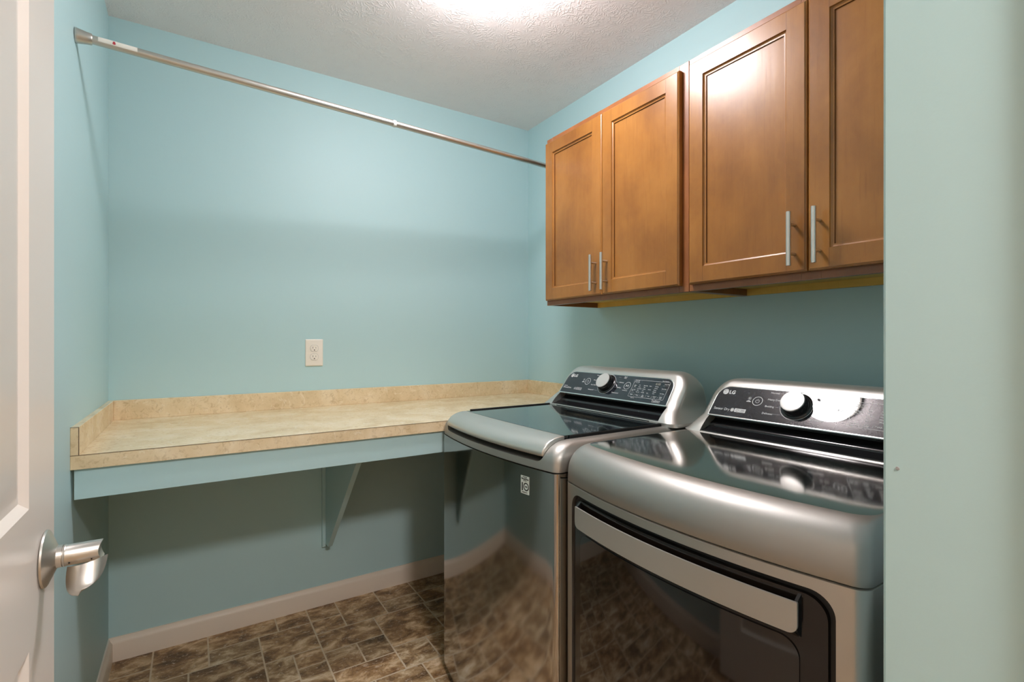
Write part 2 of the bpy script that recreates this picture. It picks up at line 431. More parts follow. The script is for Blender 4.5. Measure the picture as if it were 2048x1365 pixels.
# ------------------------------------------------------------------ open door at the left
DX1, DX0, DY0, DY1 = -0.165, -0.200, 0.133, 0.946
bm = bmesh.new()
box(bm, DX0, DX1 - 0.009, DY0, DY1, 0.012, 2.032)
panels = [(0.20, 0.840), (1.011, 1.90)]
ya, yb = DY0 + 0.129, DY1 - 0.129
x9, x0_ = DX1 - 0.009, DX1
box(bm, x9, x0_, DY0, ya, 0.012, 2.032, 0.0); box(bm, x9, x0_, yb, DY1, 0.012, 2.032, 0.0)
for z0, z1 in ((0.012, 0.20), (0.840, 1.011), (1.90, 2.032)): box(bm, x9, x0_, ya, yb, z0, z1)
for z0, z1 in panels:
    rings = []
    for ins, dep in ((0.0, 0.0), (0.004, -0.003), (0.010, -0.0075), (0.016, -0.0075), (0.022, -0.006), (0.044, -0.0015), (0.047, -0.001)):
        rings.append([(x0_ + dep, ya + ins, z0 + ins), (x0_ + dep, yb - ins, z0 + ins), (x0_ + dep, yb - ins, z1 - ins), (x0_ + dep, ya + ins, z1 - ins)])
    loft(bm, rings, cap0=False)
door = struct(build('door_1', bm, 'door_paint', smooth=20))
HY, HZ = 0.889, 0.925
h = empty('door_handle', (DX1, HY, HZ)); h.parent = door
h['label'] = 'brushed nickel lever handle'
bm = bmesh.new()
lathe(bm, [(0.0355, 0), (0.0370, 0.0015), (0.0362, 0.0035), (0.0345, 0.0045), (0.0165, 0.0125), (0.0145, 0.0135), (0.0142, 0.019)], (0, 0, 0), (1, 0, 0), 40)
build('rosette', bm, 'nickel', h)
bm = bmesh.new()
lathe(bm, [(0.0125, 0.015), (0.0125, 0.0195), (0.0142, 0.0198), (0.0144, 0.0215), (0.0137, 0.0225), (0.0137, 0.060), (0.0134, 0.0615)], (0, 0, 0), (1, 0, 0), 32)
sh = build('shaft', bm, 'nickel', h)
c = bmesh.new(); tube(c, (0.076, -0.05, 0.002), (0.076, 0.05, 0.002), 0.019, 32)
boolean(sh, c)
bm = bmesh.new()
for a in (0.027, 0.050): lathe(bm, [(0.0009, 0), (0.0009, 0.0009)], (a, -0.0118, -0.007), (0, -1, -0.55), 8)
build('set_screw', bm, 'dark_hole', h)
# drooping paddle of the lever, seen nearly end on
bm = bmesh.new(); rings = []
for k in range(13):
    tt = k / 12
    half = 0.0215 * math.sqrt(max(0.0004, 1 - (tt * 0.995) ** 2.2))
    cxp = 0.0455 - 0.0035 * tt
    yy = -0.006 - 0.020 * tt; zz = -0.010 - 0.030 * math.sin(tt * PI / 2 * 0.9)
    ring = []
    for m in range(16):
        a = 2 * PI * m / 16
        ring.append((cxp + half * math.cos(a), yy - 0.0018 * math.sin(a) - 0.012 * (1 - math.cos(a) ** 2 * (half / 0.0215) ** 2), zz + 0.0010 * math.sin(a) + 0.004 * math.cos(a)))
    rings.append(ring)
loft(bm, rings)
build('lever', bm, 'nickel_pull', h, smooth=60)
# hinges
for z in (0.25, 1.05, 1.82):
    bm = bmesh.new(); tube(bm, (DX0 + 0.0, DY0 - 0.004, z - 0.045), (DX0 + 0.0, DY0 - 0.004, z + 0.045), 0.006, 12)
    build('hinge', bm, 'nickel', door)

# ------------------------------------------------------------------ countertop with backsplashes
CY, CT, CB = 1.7075, 0.914, 0.877
ct = empty('countertop', (0, 0, 0))
tag(ct, 'long tan travertine-look laminate countertop running along the back wall', 'countertop')
bm = bmesh.new(); box(bm, XL, XR, CY, YB, CB, CT, 0.0008, 1); build('worktop', bm, 'laminate', ct)
bm = bmesh.new(); box(bm, XL + 0.0175, XR - 0.0175, YB - 0.019, YB, CT, 0.988, 0.001, 1); build('backsplash', bm, 'laminate', ct)
for a, b in ((XL, XL + 0.0175), (XR - 0.0175, XR)):
    bm = bmesh.new(); box(bm, a, b, CY, YB, CT, 0.988, 0.001, 1); build('side_splash', bm, 'laminate', ct)
bm = bmesh.new(); box(bm, XL, XR, CY - 0.0004, CY + 0.001, CT - 0.0003, CT + 0.0009)
box(bm, XL + 0.0168, XL + 0.0182, CY - 0.0005, CY + 0.001, CT, 0.988)
box(bm, XL, XL + 0.0175, CY - 0.0004, CY + 0.001, 0.9872, 0.9884)
build('seam_line', bm, 'laminate_edge', ct, smooth=0)
bm = bbox(XL + 0.006, XR, 1.7205, 1.7395, 0.796, CB, 0.0008)
tag(build('apron_board', bm, 'wall'), 'blue-green painted board under the front edge of the countertop', 'support board')
br = empty('shelf_bracket', (0.515, YB, 0.28))
tag(br, 'blue-green painted triangular wooden bracket under the countertop', 'bracket')
bm = bmesh.new(); prism(bm, [(-0.646 + 0.0, 0.597), (-0.0, 0.597), (0, 0.004), (-0.062, 0.004)], lambda a, b, t: (t, a, b), 0.0, 0.020)
build('gusset', bm, 'wall', br, smooth=0)
bm = bbox(-0.014, 0.0, -0.019, 0, -0.01, 0.597, 0.0008); build('wall_cleat', bm, 'wall', br)

# ------------------------------------------------------------------ wall outlet
ol = empty('wall_outlet', (0.4685, YB, 1.160))
tag(ol, 'white duplex wall outlet on the back wall above the counter', 'outlet')
bm = bmesh.new(); loft(bm, [[(x, -d, z) for x, z in rrect(-0.038 + i, 0.038 - i, -0.061 + i, 0.061 - i, 0.003, 3)] for i, d in ((0, 0), (0, 0.003), (0.002, 0.0055), (0.004, 0.006))])
build('cover_plate', bm, 'white_plastic', ol)
for s in (-1, 1):
    cz = s * 0.0195
    pts = []
    for k in range(32):
        a = 2 * PI * k / 32; pts.append((0.0172 * math.cos(a), cz + max(-0.0142, min(0.0142, 0.0172 * math.sin(a)))))
    pts2 = []
    for p in pts:
        if not pts2 or (abs(p[0] - pts2[-1][0]) + abs(p[1] - pts2[-1][1])) > 1e-5: pts2.append(p)
    bm = bmesh.new(); prism(bm, pts2, lambda a, b, t: (a, t, b), -0.0055, -0.0075)
    rc = build('receptacle', bm, 'white_plastic', ol)
    bm = bmesh.new()
    prism(bm, [(p[0] * 1.06, cz + (p[1] - cz) * 1.06) for p in pts2], lambda a, b, t: (a, t, b), -0.0058, -0.0062)
    build('gap_line', bm, 'ink_dim', rc)
    bm = bmesh.new()
    box(bm, -0.0073, -0.0055, -0.0078, -0.007, cz - 0.001, cz + 0.007); box(bm, 0.0055, 0.0069, -0.0078, -0.007, cz - 0.0005, cz + 0.006)
    lathe(bm, [(0.0026, 0), (0.0026, 0.0003)], (0, -0.0076, cz - 0.0075), (0, -1, 0), 12)
    build('socket_slots', bm, 'dark_hole', rc)
bm = bmesh.new(); lathe(bm, [(0.003, 0), (0.0025, 0.001), (0.001, 0.0012)], (0, -0.006, 0), (0, -1, 0), 14); build('screw', bm, 'white_plastic', ol)

# ------------------------------------------------------------------ hanging rod
P0 = Vector((XL, 1.773, 2.040)); P1 = Vector((XR, 1.921, 2.040))
rod = empty('closet_rod', P0)
tag(rod, 'satin silver tension rod spanning the room below the ceiling', 'rod')
dv = P1 - P0; L = dv.length; dn = dv.normalized()
bm = bmesh.new(); tube(bm, dn * 0.01, dn * (L * 0.475), 0.0116, 24); build('inner_tube', bm, 'nickel', rod)
bm = bmesh.new(); tube(bm, dn * (L * 0.475 - 0.02), dn * (L - 0.01), 0.0113, 24); build('outer_tube', bm, 'nickel', rod)
for base, dr in ((Vector((0, 0, 0)), dn), (dn * L, -dn)):
    bm = bmesh.new(); lathe(bm, [(0.0195, 0.0), (0.0200, 0.002), (0.0190, 0.008), (0.0160, 0.024), (0.0148, 0.034), (0.0135, 0.036), (0.011, 0.036)], base, dr, 32)
    build('end_cap', bm, 'nickel', rod)
bm = bmesh.new(); lathe(bm, [(0.0118, 0), (0.0130, 0.002), (0.0130, 0.010), (0.0115, 0.012)], dn * (L * 0.475 - 0.004), dn, 24); build('joint_collar', bm, 'clear', rod)
# white paper label wrapped on the near side of the left tube
u_, v_, _ = basis(dn)
def around(h, a, r): return dn * h + (Vector((0, 0, 1)) * math.sin(a) + (dn.cross(Vector((0, 0, 1)))) * math.cos(a)) * r
def wrap(h0, h1, a0, a1, r, nh=2, na=8):
    bm = bmesh.new(); g = [[bm.verts.new(around(h0 + (h1 - h0) * i / nh, a0 + (a1 - a0) * j / na, r)) for j in range(na + 1)] for i in range(nh + 1)]
    for i in range(nh):
        for j in range(na): bm.faces.new((g[i][j], g[i + 1][j], g[i + 1][j + 1], g[i][j + 1]))
    return bm
lb = build('paper_label', wrap(0.0485, 0.135, math.radians(-22), math.radians(80), 0.01185), 'white_plastic', rod)
bm = bmesh.new()
for ac, s in ((math.radians(22), 1.0), (math.radians(2), 1.25)):
    vs = []
    for k in range(10):
        a = 2 * PI * k / 10; vs.append(bm.verts.new(around(0.083 + 0.0030 * s * math.cos(a), ac + 0.19 * s * math.sin(a), 0.0121)))
    bm.faces.new(vs)
build('red_mark', bm, 'red_ink', lb, smooth=0)

# ------------------------------------------------------------------ wall cabinets
CXF = 1.345   # face-frame plane
CZ0, CZ1 = 1.372, 2.115
DZ0, DZ1 = 1.392, 2.090
def pull(parent, y, x):
    hd = empty('handle', (x, y, 1.477)); hd.parent = parent
    bm = bmesh.new(); tube(bm, (-0.030, 0, -0.070), (-0.030, 0, 0.070), 0.006, 20, 0.0007)
    for s in (-0.038, 0.038): tube(bm, (-0.027, 0, s), (0.0, 0, s), 0.0042, 14)
    me = build('handle', bm, 'nickel_pull', parent)
    me.location = (x, y, 1.477); me['label'] = 'satin nickel bar pull'
    D.objects.remove(hd)
def cab_door(parent, y0, y1, name='door'):
    """shaker door: front face towards -x, y0<y1"""
    xf = CXF - 0.021; xb = CXF - 0.002; st = 0.052
    bm = bmesh.new()
    def R(ins, x): return [(x, y0 + ins, DZ0 + ins), (x, y1 - ins, DZ0 + ins), (x, y1 - ins, DZ1 - ins), (x, y0 + ins, DZ1 - ins)]
    loft(bm, [R(0, xb), R(0, xf + 0.006), R(0.0015, xf + 0.0035), R(0.004, xf + 0.002), R(0.0055, xf), R(st, xf), R(st + 0.0015, xf + 0.004), R(st + 0.005, xf + 0.006),
              R(st + 0.009, xf + 0.0065), R(st + 0.0095, xf + 0.010), R(st + 0.012, xf + 0.010)])
    d = build(name, bm, ['wood', 'groove'], parent, smooth=22)
    for p in d.data.polygons:   # dark glaze lies in the inner profile's bottom line
        c = p.center
        if abs(p.normal.x) < 0.3 and c.x > xf + 0.0066 and c.x < xf + 0.0099: p.material_index = 1
    # mitre/butt lines between stiles and rails
    for yl in (y0 + st, y1 - st):
        for za, zb in ((DZ0 + 0.006, DZ0 + st), (DZ1 - st, DZ1 - 0.006)):
            bm = bmesh.new(); box(bm, xf - 0.00015, xf + 0.001, yl - 0.0003, yl + 0.0003, za, zb)
            build('joint_line', bm, 'groove', d, smooth=0)
    return d
def cabinet(y0, y1, seam, label, left=None):
    r = empty('wall_cabinet', (0, 0, 0)); tag(r, label, 'cabinet', 'maple wall cabinets')
    bm = bmesh.new()
    for a, b in ((y0, y0 + 0.016), (y1 - 0.016, y1)): box(bm, CXF + 0.019, XR, a, b, CZ0, CZ1, 0.0006, 1)
    box(bm, CXF + 0.019, XR, y0 + 0.016, y1 - 0.016, CZ1 - 0.016, CZ1)
    box(bm, XR - 0.006, XR, y0 + 0.016, y1 - 0.016, CZ0 + 0.02, CZ1 - 0.016)
    build('carcass', bm, 'wood_dark', r)
    bm = bmesh.new(); box(bm, CXF + 0.019, XR - 0.006, y0 + 0.016, y1 - 0.016, CZ0 + 0.022, CZ0 + 0.036)
    box(bm, XR - 0.02, XR - 0.006, y0 + 0.016, y1 - 0.016, CZ0 - 0.0, CZ0 + 0.022)
    u = build('underside', bm, 'raw_maple', r); u['label'] = 'pale yellow unfinished maple underside'
    bm = bmesh.new()
    for a, b in ((y0, y0 + 0.038), (y1 - 0.038, y1), (seam - 0.025, seam + 0.025)): box(bm, CXF, CXF + 0.019, a, b, CZ0, CZ1, 0.0008, 1)
    for a, b in ((CZ0, CZ0 + 0.038), (CZ1 - 0.038, CZ1)):
        for p, q in ((y0 + 0.038, seam - 0.025), (seam + 0.025, y1 - 0.038)): box(bm, CXF, CXF + 0.019, p, q, a, b)
    build('face_frame', bm, 'wood_dark', r)
    dl = cab_door(r, seam + 0.0012, y1 - 0.0115 if left is None else left); dr = cab_door(r, y0 + 0.024, seam - 0.0012)
    pull(dl, seam + 0.031, CXF - 0.021); pull(dr, seam - 0.031, CXF - 0.021)
cabinet(1.048, 1.810, 1.434, 'maple wall cabinet of two doors above the washer, at the far end of the row')
cabinet(0.286, 1.046, 0.671, 'maple wall cabinet of two doors above the dryer, beside the near wall')

# ------------------------------------------------------------------ washer and dryer
W_, D_ = 0.686, 0.70
def bow(u, b): return -b * (1 - ((u - W_ / 2) / (W_ / 2)) ** 2)
def outline(fi, si, bi, r, b, z, rb=0.012):
    """plan outline (front at y=0, bowed by b), list of xyz"""
    out = []; x0, x1, y0, y1 = si, W_ - si, fi, D_ - bi
    NF = 28; seg = 8
    def add(x, y, k): out.append((x, y + bow(x, b) * k, z))
    for k in range(seg): a = PI + k / seg * PI / 2; add(x0 + r + r * math.cos(a), y0 + r + r * math.sin(a), 1)
    for k in range(NF + 1): add(x0 + r + (x1 - x0 - 2 * r) * k / NF, y0, 1)
    for k in range(1, seg + 1): a = 1.5 * PI + k / seg * PI / 2; add(x1 - r + r * math.cos(a), y0 + r + r * math.sin(a), 1)
    for k in range(5): a = k / 4 * PI / 2; add(x1 - rb + rb * math.cos(a), y1 - rb + rb * math.sin(a), 0)
    for k in range(5): a = PI / 2 + k / 4 * PI / 2; add(x0 + rb + rb * math.cos(a), y1 - rb + rb * math.sin(a), 0)
    return out

TH_ = math.radians(36)
def console(root, dk, texts, washer, drop=0.0):
    """control console standing on the deck height dk"""
    top = 0.153; rc = 0.066
    levels = ([-drop] if drop else []) + [0.0, 0.006, 0.013, 0.022, 0.034, 0.047, 0.065, top - rc] + [top - rc + rc * math.sin(a) for a in [math.radians(q) for q in (10, 20, 30, 40, 50, 60, 68, 75, 81, 86)]]
    rings = []
    for z in levels:
        if z <= 0.047: yf = 0.452 + 0.048 * max(0, z / 0.047) - 0.004 * math.sin(PI * max(0, z) / 0.047)
        else: yf = 0.50 + (z - 0.047) * math.tan(TH_)
        if z > 0.140: yf += (1 - math.sqrt(max(0, 1 - ((z - 0.140) / 0.0135) ** 2))) * 0.018
        hw = 0.343 - 0.030 * max(0, min(1, z / 0.047)) ** 0.6 - 0.006 * max(0, min(1, z / 0.083))
        if z > top - rc: hw = hw - rc + math.sqrt(max(0, rc * rc - (z - top + rc) ** 2))
        yb = 0.672 - 0.042 * max(0, (z - 0.05) / 0.103) ** 2
        r = 0.038 if z < top - rc else max(0.012, 0.038 * (hw - 0.20) / 0.107); rb = 0.03
        ring = []; c = W_ / 2; seg = 8
        for k in range(seg + 1): a = PI + k / seg * PI / 2; ring.append((c - hw + r + r * math.cos(a), yf + r * 0.7 + r * 0.7 * math.sin(a), dk + z))
        for k in range(seg + 1): a = 1.5 * PI + k / seg * PI / 2; ring.append((c + hw - r + r * math.cos(a), yf + r * 0.7 + r * 0.7 * math.sin(a), dk + z))
        for k in range(seg + 1): a = k / seg * PI / 2; ring.append((c + hw - rb + rb * math.cos(a), yb - rb + rb * math.sin(a), dk + z))
        for k in range(seg + 1): a = PI / 2 + k / seg * PI / 2; ring.append((c - hw + rb + rb * math.cos(a), yb - rb + rb * math.sin(a), dk + z))
        rings.append(ring)
    bm = bmesh.new(); loft(bm, rings)
    con = build('console', bm, 'silver', root, smooth=50)
    con['label'] = 'silver control console'
    cut = bmesh.new()
    prism(cut, [(0.30, dk + 0.002), (0.30, dk + 0.0455), (0.535, dk + 0.0455), (0.535, dk + 0.002)], lambda a, b, t: (t, a, b), 0.066, 0.620)
    boolean(con, cut)
    bm = bmesh.new()
    prof = [(0.503, 0.0455), (0.525, 0.044), (0.527, 0.034), (0.519, 0.028), (0.505, 0.0225), (0.500, 0.018), (0.4985, 0.014), (0.485, 0.0105), (0.478, 0.007), (0.464, 0.0045), (0.462, 0.001), (0.535, 0.001), (0.535, 0.0455)]
    prism(bm, [(a, dk + b) for a, b in prof], lambda a, b, t: (t, a, b), 0.066, 0.620)
    build('recess_trim', bm, 'black', con, smooth=50)
    # control panel: frame of reference on the tilted face
    org = Vector((0.063, 0.50, dk + 0.048)); vd = Vector((0, math.sin(TH_), math.cos(TH_))); nd = Vector((0, -math.cos(TH_), math.sin(TH_)))
    PW, PH = 0.550, 0.099
    def P(u, v, n=0.0): return org + Vector((u, 0, 0)) + vd * v + nd * n
    def taper(u, v): return u + (0.5 - u / PW) * 2 * 0.005 * (v / PH)
    shape = rrect(0, PW, 0, PH, 0.03, 10, (0.002, 0.002, 0.036, 0.036))
    bm = bmesh.new(); prism(bm, shape, lambda a, b, t: P(taper(a, b), b, t), -0.004, 0.0016)
    pan = build('control_panel', bm, 'panel', con, smooth=30)
    pan['label'] = 'black glass control panel'
    # bright bezel round the panel
    bm = bmesh.new(); n = len(shape)
    cx, cy = PW / 2, PH / 2
    def offs(e):
        return rrect(-e, PW + e, -e * 1.6, PH + e, 0.03, 10, (0.002 + e, 0.002 + e, 0.036 + e, 0.036 + e))
    rr = [[P(taper(a, b), b, t) for a, b in offs(e)] for e, t in ((0.0, -0.003), (0.0, 0.0020), (0.0012, 0.0024), (0.0024, 0.0018), (0.0028, -0.003))]
    Rv = [[bm.verts.new(p) for p in r] for r in rr]
    for i in range(len(Rv)):
        a, b = Rv[i], Rv[(i + 1) % len(Rv)]
        for k in range(n): bm.faces.new((a[k], a[(k + 1) % n], b[(k + 1) % n], b[k]))
    build('panel_bezel', bm, 'bright', con, smooth=50)
    # prints
    def mt(u, v, n=0.0018):
        return Matrix.Translation(P(u - 0.063, v, n)) @ Matrix(((1, vd[0], nd[0], 0), (0, vd[1], nd[1], 0), (0, vd[2], nd[2], 0), (0, 0, 0, 1)))
    def ring(bm, u, v, r, wd, n=0.0018, seg=36, a0=0, a1=2 * PI):
        k_ = [a0 + (a1 - a0) * i / seg for i in range(seg + 1)]
        A = [bm.verts.new(P(u - 0.063 + math.cos(a) * r, v + math.sin(a) * r, n)) for a in k_]
        B = [bm.verts.new(P(u - 0.063 + math.cos(a) * (r - wd), v + math.sin(a) * (r - wd), n)) for a in k_]
        for i in range(seg): bm.faces.new((A[i], A[i + 1], B[i + 1], B[i]))
    def bar(bm, u0, v0, u1, v1, wd=0.0005, n=0.0018):
        d = Vector((u1 - u0, v1 - v0)).normalized(); p = Vector((-d.y, d.x)) * wd / 2
        bm.faces.new([bm.verts.new(P(a - 0.063, b, n)) for a, b in ((u0 + p.x, v0 + p.y), (u1 + p.x, v1 + p.y), (u1 - p.x, v1 - p.y), (u0 - p.x, v0 - p.y))])
    def disc(bm, u, v, r, n=0.0018, seg=28):
        bm.faces.new([bm.verts.new(P(u - 0.063 + math.cos(2 * PI * i / seg) * r, v + math.sin(2 * PI * i / seg) * r, n)) for i in range(seg)])
    # maker's mark
    bm = bmesh.new(); disc(bm, 0.090, 0.081, 0.0092); add_text(bm, 'LG', 0.0165, mt(0.1015, 0.0752), 'LEFT', 0.0006)
    logo = build('logo', bm, 'ink', pan, smooth=0)
    bm = bmesh.new(); ring(bm, 0.090, 0.081, 0.0074, 0.0008, 0.0021, 24, -PI / 2 * 0.0, PI * 1.5)
    bar(bm, 0.0895, 0.085, 0.0895, 0.078, 0.0009, 0.0021); bar(bm, 0.0895, 0.078, 0.0925, 0.078, 0.0009, 0.0021); disc(bm, 0.0868, 0.0845, 0.0010, 0.0021, 10)
    build('logo_lines', bm, 'sticker_ink', logo, smooth=0)
    # lettering
    bm = bmesh.new()
    for s, u, v, size, al in texts: add_text(bm, s, size, mt(u, v), al, 0.00008)
    ring(bm, 0.197, 0.0595, 0.0148, 0.0016); ring(bm, 0.411, 0.058, 0.0152, 0.0014)
    ring(bm, 0.197, 0.0592, 0.0058, 0.0010, 0.0018, 28, PI * 0.66, PI * 2.34); bar(bm, 0.197, 0.0600, 0.197, 0.0665, 0.0010)
    bm.faces.new([bm.verts.new(P(a - 0.063, b, 0.0018)) for a, b in ((0.4055, 0.0625), (0.4055, 0.0535), (0.4115, 0.058))])
    bar(bm, 0.4140, 0.0535, 0.4140, 0.0625, 0.0014); bar(bm, 0.4170, 0.0535, 0.4170, 0.0625, 0.0014)
    # child-lock pictogram
    ring(bm, 0.1715, 0.066, 0.0044, 0.0006); bar(bm, 0.1688, 0.0690, 0.1742, 0.0630, 0.0006); ring(bm, 0.1715, 0.066, 0.002, 0.0005)
    bar(bm, 0.165, 0.0555, 0.178, 0.0555, 0.0022); bar(bm, 0.168, 0.0580, 0.175, 0.0580, 0.0016)
    ring(bm, 0.306, 0.0565, 0.0425, 0.0011, 0.0019, 56)
    # knob guide lines
    for v in (0.0905, 0.0685, 0.0465, 0.0245):
        bar(bm, 0.252, v, 0.262 if 0.03 < v < 0.08 else 0.272, v, 0.0004)
        bar(bm, 0.350, v, 0.362, v, 0.0004)
    # display outline
    fr = rrect(0.436, 0.592, 0.017, 0.086, 0.003, 4)
    for i in range(len(fr)): bar(bm, *fr[i], *fr[(i + 1) % len(fr)], 0.0009) if (Vector(fr[i]) - Vector(fr[(i + 1) % len(fr)])).length > 1e-6 else None
    for k in range(1, 6): bar(bm, 0.436 + k * 0.026, 0.021, 0.4375 + k * 0.026, 0.028, 0.0006)
    for v in (0.0715, 0.0525, 0.0335): bar(bm, 0.439, v, 0.458, v, 0.0003); bar(bm, 0.567, v, 0.588, v, 0.0003)
    # boxed badge after the left caption
    bu = 0.140 if not washer else 0.150
    build('panel_lettering', bm, 'ink', pan, smooth=0)
    bm = bmesh.new(); bm.faces.new([bm.verts.new(P(a - 0.063, b, 0.0017)) for a, b in rrect(bu, bu + 0.034, 0.0165, 0.0285, 0.001, 2)])
    disc(bm, bu - 0.007, 0.0225, 0.0058, 0.0017)
    bd = build('badge', bm, 'ink_dim' if washer else 'ink', pan, smooth=0)
    bm = bmesh.new(); bar(bm, bu + 0.016, 0.017, bu + 0.016, 0.028, 0.0006, 0.002); ring(bm, bu + 0.0085, 0.0225, 0.004, 0.001, 0.002)
    for q in range(3): bar(bm, bu + 0.019, 0.0195 + q * 0.003, bu + 0.031, 0.0195 + q * 0.003, 0.0010, 0.002)
    ring(bm, bu - 0.007, 0.0225, 0.0042, 0.0008, 0.002)
    build('badge_lines', bm, 'sticker_ink', bd, smooth=0)
    bm = bmesh.new(); add_text(bm, '8:88', 0.0125, mt(0.5335, 0.0715), 'LEFT', 0.0003)
    build('display_digits', bm, 'display', pan, smooth=0)
    # knob
    bm = bmesh.new(); o = P(0.306 - 0.063, 0.0565, 0.0016)
    lathe(bm, [(0.0400, 0), (0.0385, 0.002), (0.0345, 0.003), (0.0330, 0.010), (0.0318, 0.0225), (0.0305, 0.0245)], o, nd, 48)
    kn = build('knob', bm, 'black', con, smooth=40)
    kn['label'] = 'black rotary knob with a pale silver face'
    bm = bmesh.new(); lathe(bm, [(0.0305, 0.0240), (0.0308, 0.0262), (0.0298, 0.0276), (0.026, 0.0281), (0.001, 0.0284)], o, nd, 48)
    build('knob_face', bm, 'knob_face', kn, smooth=40)
    return con

SM = 0.0052
disp_w = [('Tap to Wake', 0.440, 0.0815, 0.0036, 'LEFT'), ('TurboWash', 0.439, 0.0760, 0.0044, 'LEFT'), ('Steam', 0.443, 0.0625, 0.0044, 'LEFT'), ('Soak', 0.443, 0.0575, 0.0044, 'LEFT'),
    ('Stain Care', 0.439, 0.0440, 0.0044, 'LEFT'), ('Auto', 0.442, 0.0395, 0.0036, 'LEFT'),
    ('Delay Wash', 0.571, 0.0760, 0.0044, 'LEFT'), ('Rinse+Spin', 0.568, 0.0575, 0.0044, 'LEFT'), ('Tub Clean', 0.568, 0.0390, 0.0044, 'LEFT'),
    ('Hot', 0.464, 0.0640, 0.0042, 'LEFT'), ('Warm', 0.464, 0.0570, 0.0042, 'LEFT'), ('Cool Warm', 0.462, 0.0500, 0.0042, 'LEFT'), ('Cold', 0.464, 0.0430, 0.0042, 'LEFT'), ('Tap Cold', 0.463, 0.0360, 0.0042, 'LEFT'),
    ('Extra High', 0.486, 0.0640, 0.0042, 'LEFT'), ('High', 0.488, 0.0570, 0.0042, 'LEFT'), ('Medium', 0.487, 0.0500, 0.0042, 'LEFT'), ('Low', 0.488, 0.0430, 0.0042, 'LEFT'), ('No Spin', 0.487, 0.0360, 0.0042, 'LEFT'),
    ('Heavy', 0.511, 0.0640, 0.0042, 'LEFT'), ('Normal', 0.511, 0.0500, 0.0042, 'LEFT'), ('Light', 0.511, 0.0360, 0.0042, 'LEFT'),
    ('Add Item', 0.536, 0.0640, 0.0042, 'LEFT'), ('Washing', 0.536, 0.0570, 0.0042, 'LEFT'), ('Rinsing', 0.536, 0.0500, 0.0042, 'LEFT'), ('Spinning', 0.536, 0.0430, 0.0042, 'LEFT'), ('Lock', 0.538, 0.0360, 0.0042, 'LEFT'),
    ('Signal', 0.449, 0.0245, 0.0050, 'CENTER'), ('Temp.', 0.475, 0.0235, 0.0054, 'CENTER'), ('Spin', 0.501, 0.0255, 0.0046, 'CENTER'), ('Speed', 0.501, 0.0205, 0.0046, 'CENTER'),
    ('Soil', 0.527, 0.0235, 0.0054, 'CENTER'), ('Control', 0.553, 0.0255, 0.0046, 'CENTER'), ('Lock', 0.553, 0.0205, 0.0046, 'CENTER'), ('Water', 0.579, 0.0255, 0.0046, 'CENTER'), ('Level', 0.579, 0.0205, 0.0046, 'CENTER')]
tw = [('Normal', 0.232, 0.0890, 0.0058, 'LEFT'), ('Heavy Duty', 0.226, 0.0670, 0.0058, 'LEFT'), ('Pure Wash', 0.224, 0.0450, 0.0062, 'LEFT'), ('Waterproof', 0.221, 0.0230, 0.0062, 'LEFT'),
    ('Speed', 0.378, 0.0920, 0.0056, 'LEFT'), ('Wash', 0.378, 0.0865, 0.0056, 'LEFT'), ('Delicates', 0.365, 0.0670, 0.0062, 'LEFT'), ('Bedding', 0.365, 0.0450, 0.0062, 'LEFT'), ('Downloaded', 0.352, 0.0215, 0.0064, 'LEFT'),
    ('INVERTER', 0.072, 0.0290, 0.0045, 'LEFT'), ('DirectDrive', 0.071, 0.0200, 0.0100, 'LEFT'), ('Add Garment', 0.398, 0.0365, 0.0042, 'LEFT'),
    ('TrueBalance', 0.548, 0.0090, 0.0072, 'LEFT'), ('Anti-Vibration System', 0.550, 0.0050, 0.0038, 'LEFT'), ('Smart Diagnosis', 0.556, 0.0880, 0.0042, 'LEFT'), ('Hold 3 sec.', 0.452, 0.0115, 0.0036, 'LEFT')] + disp_w
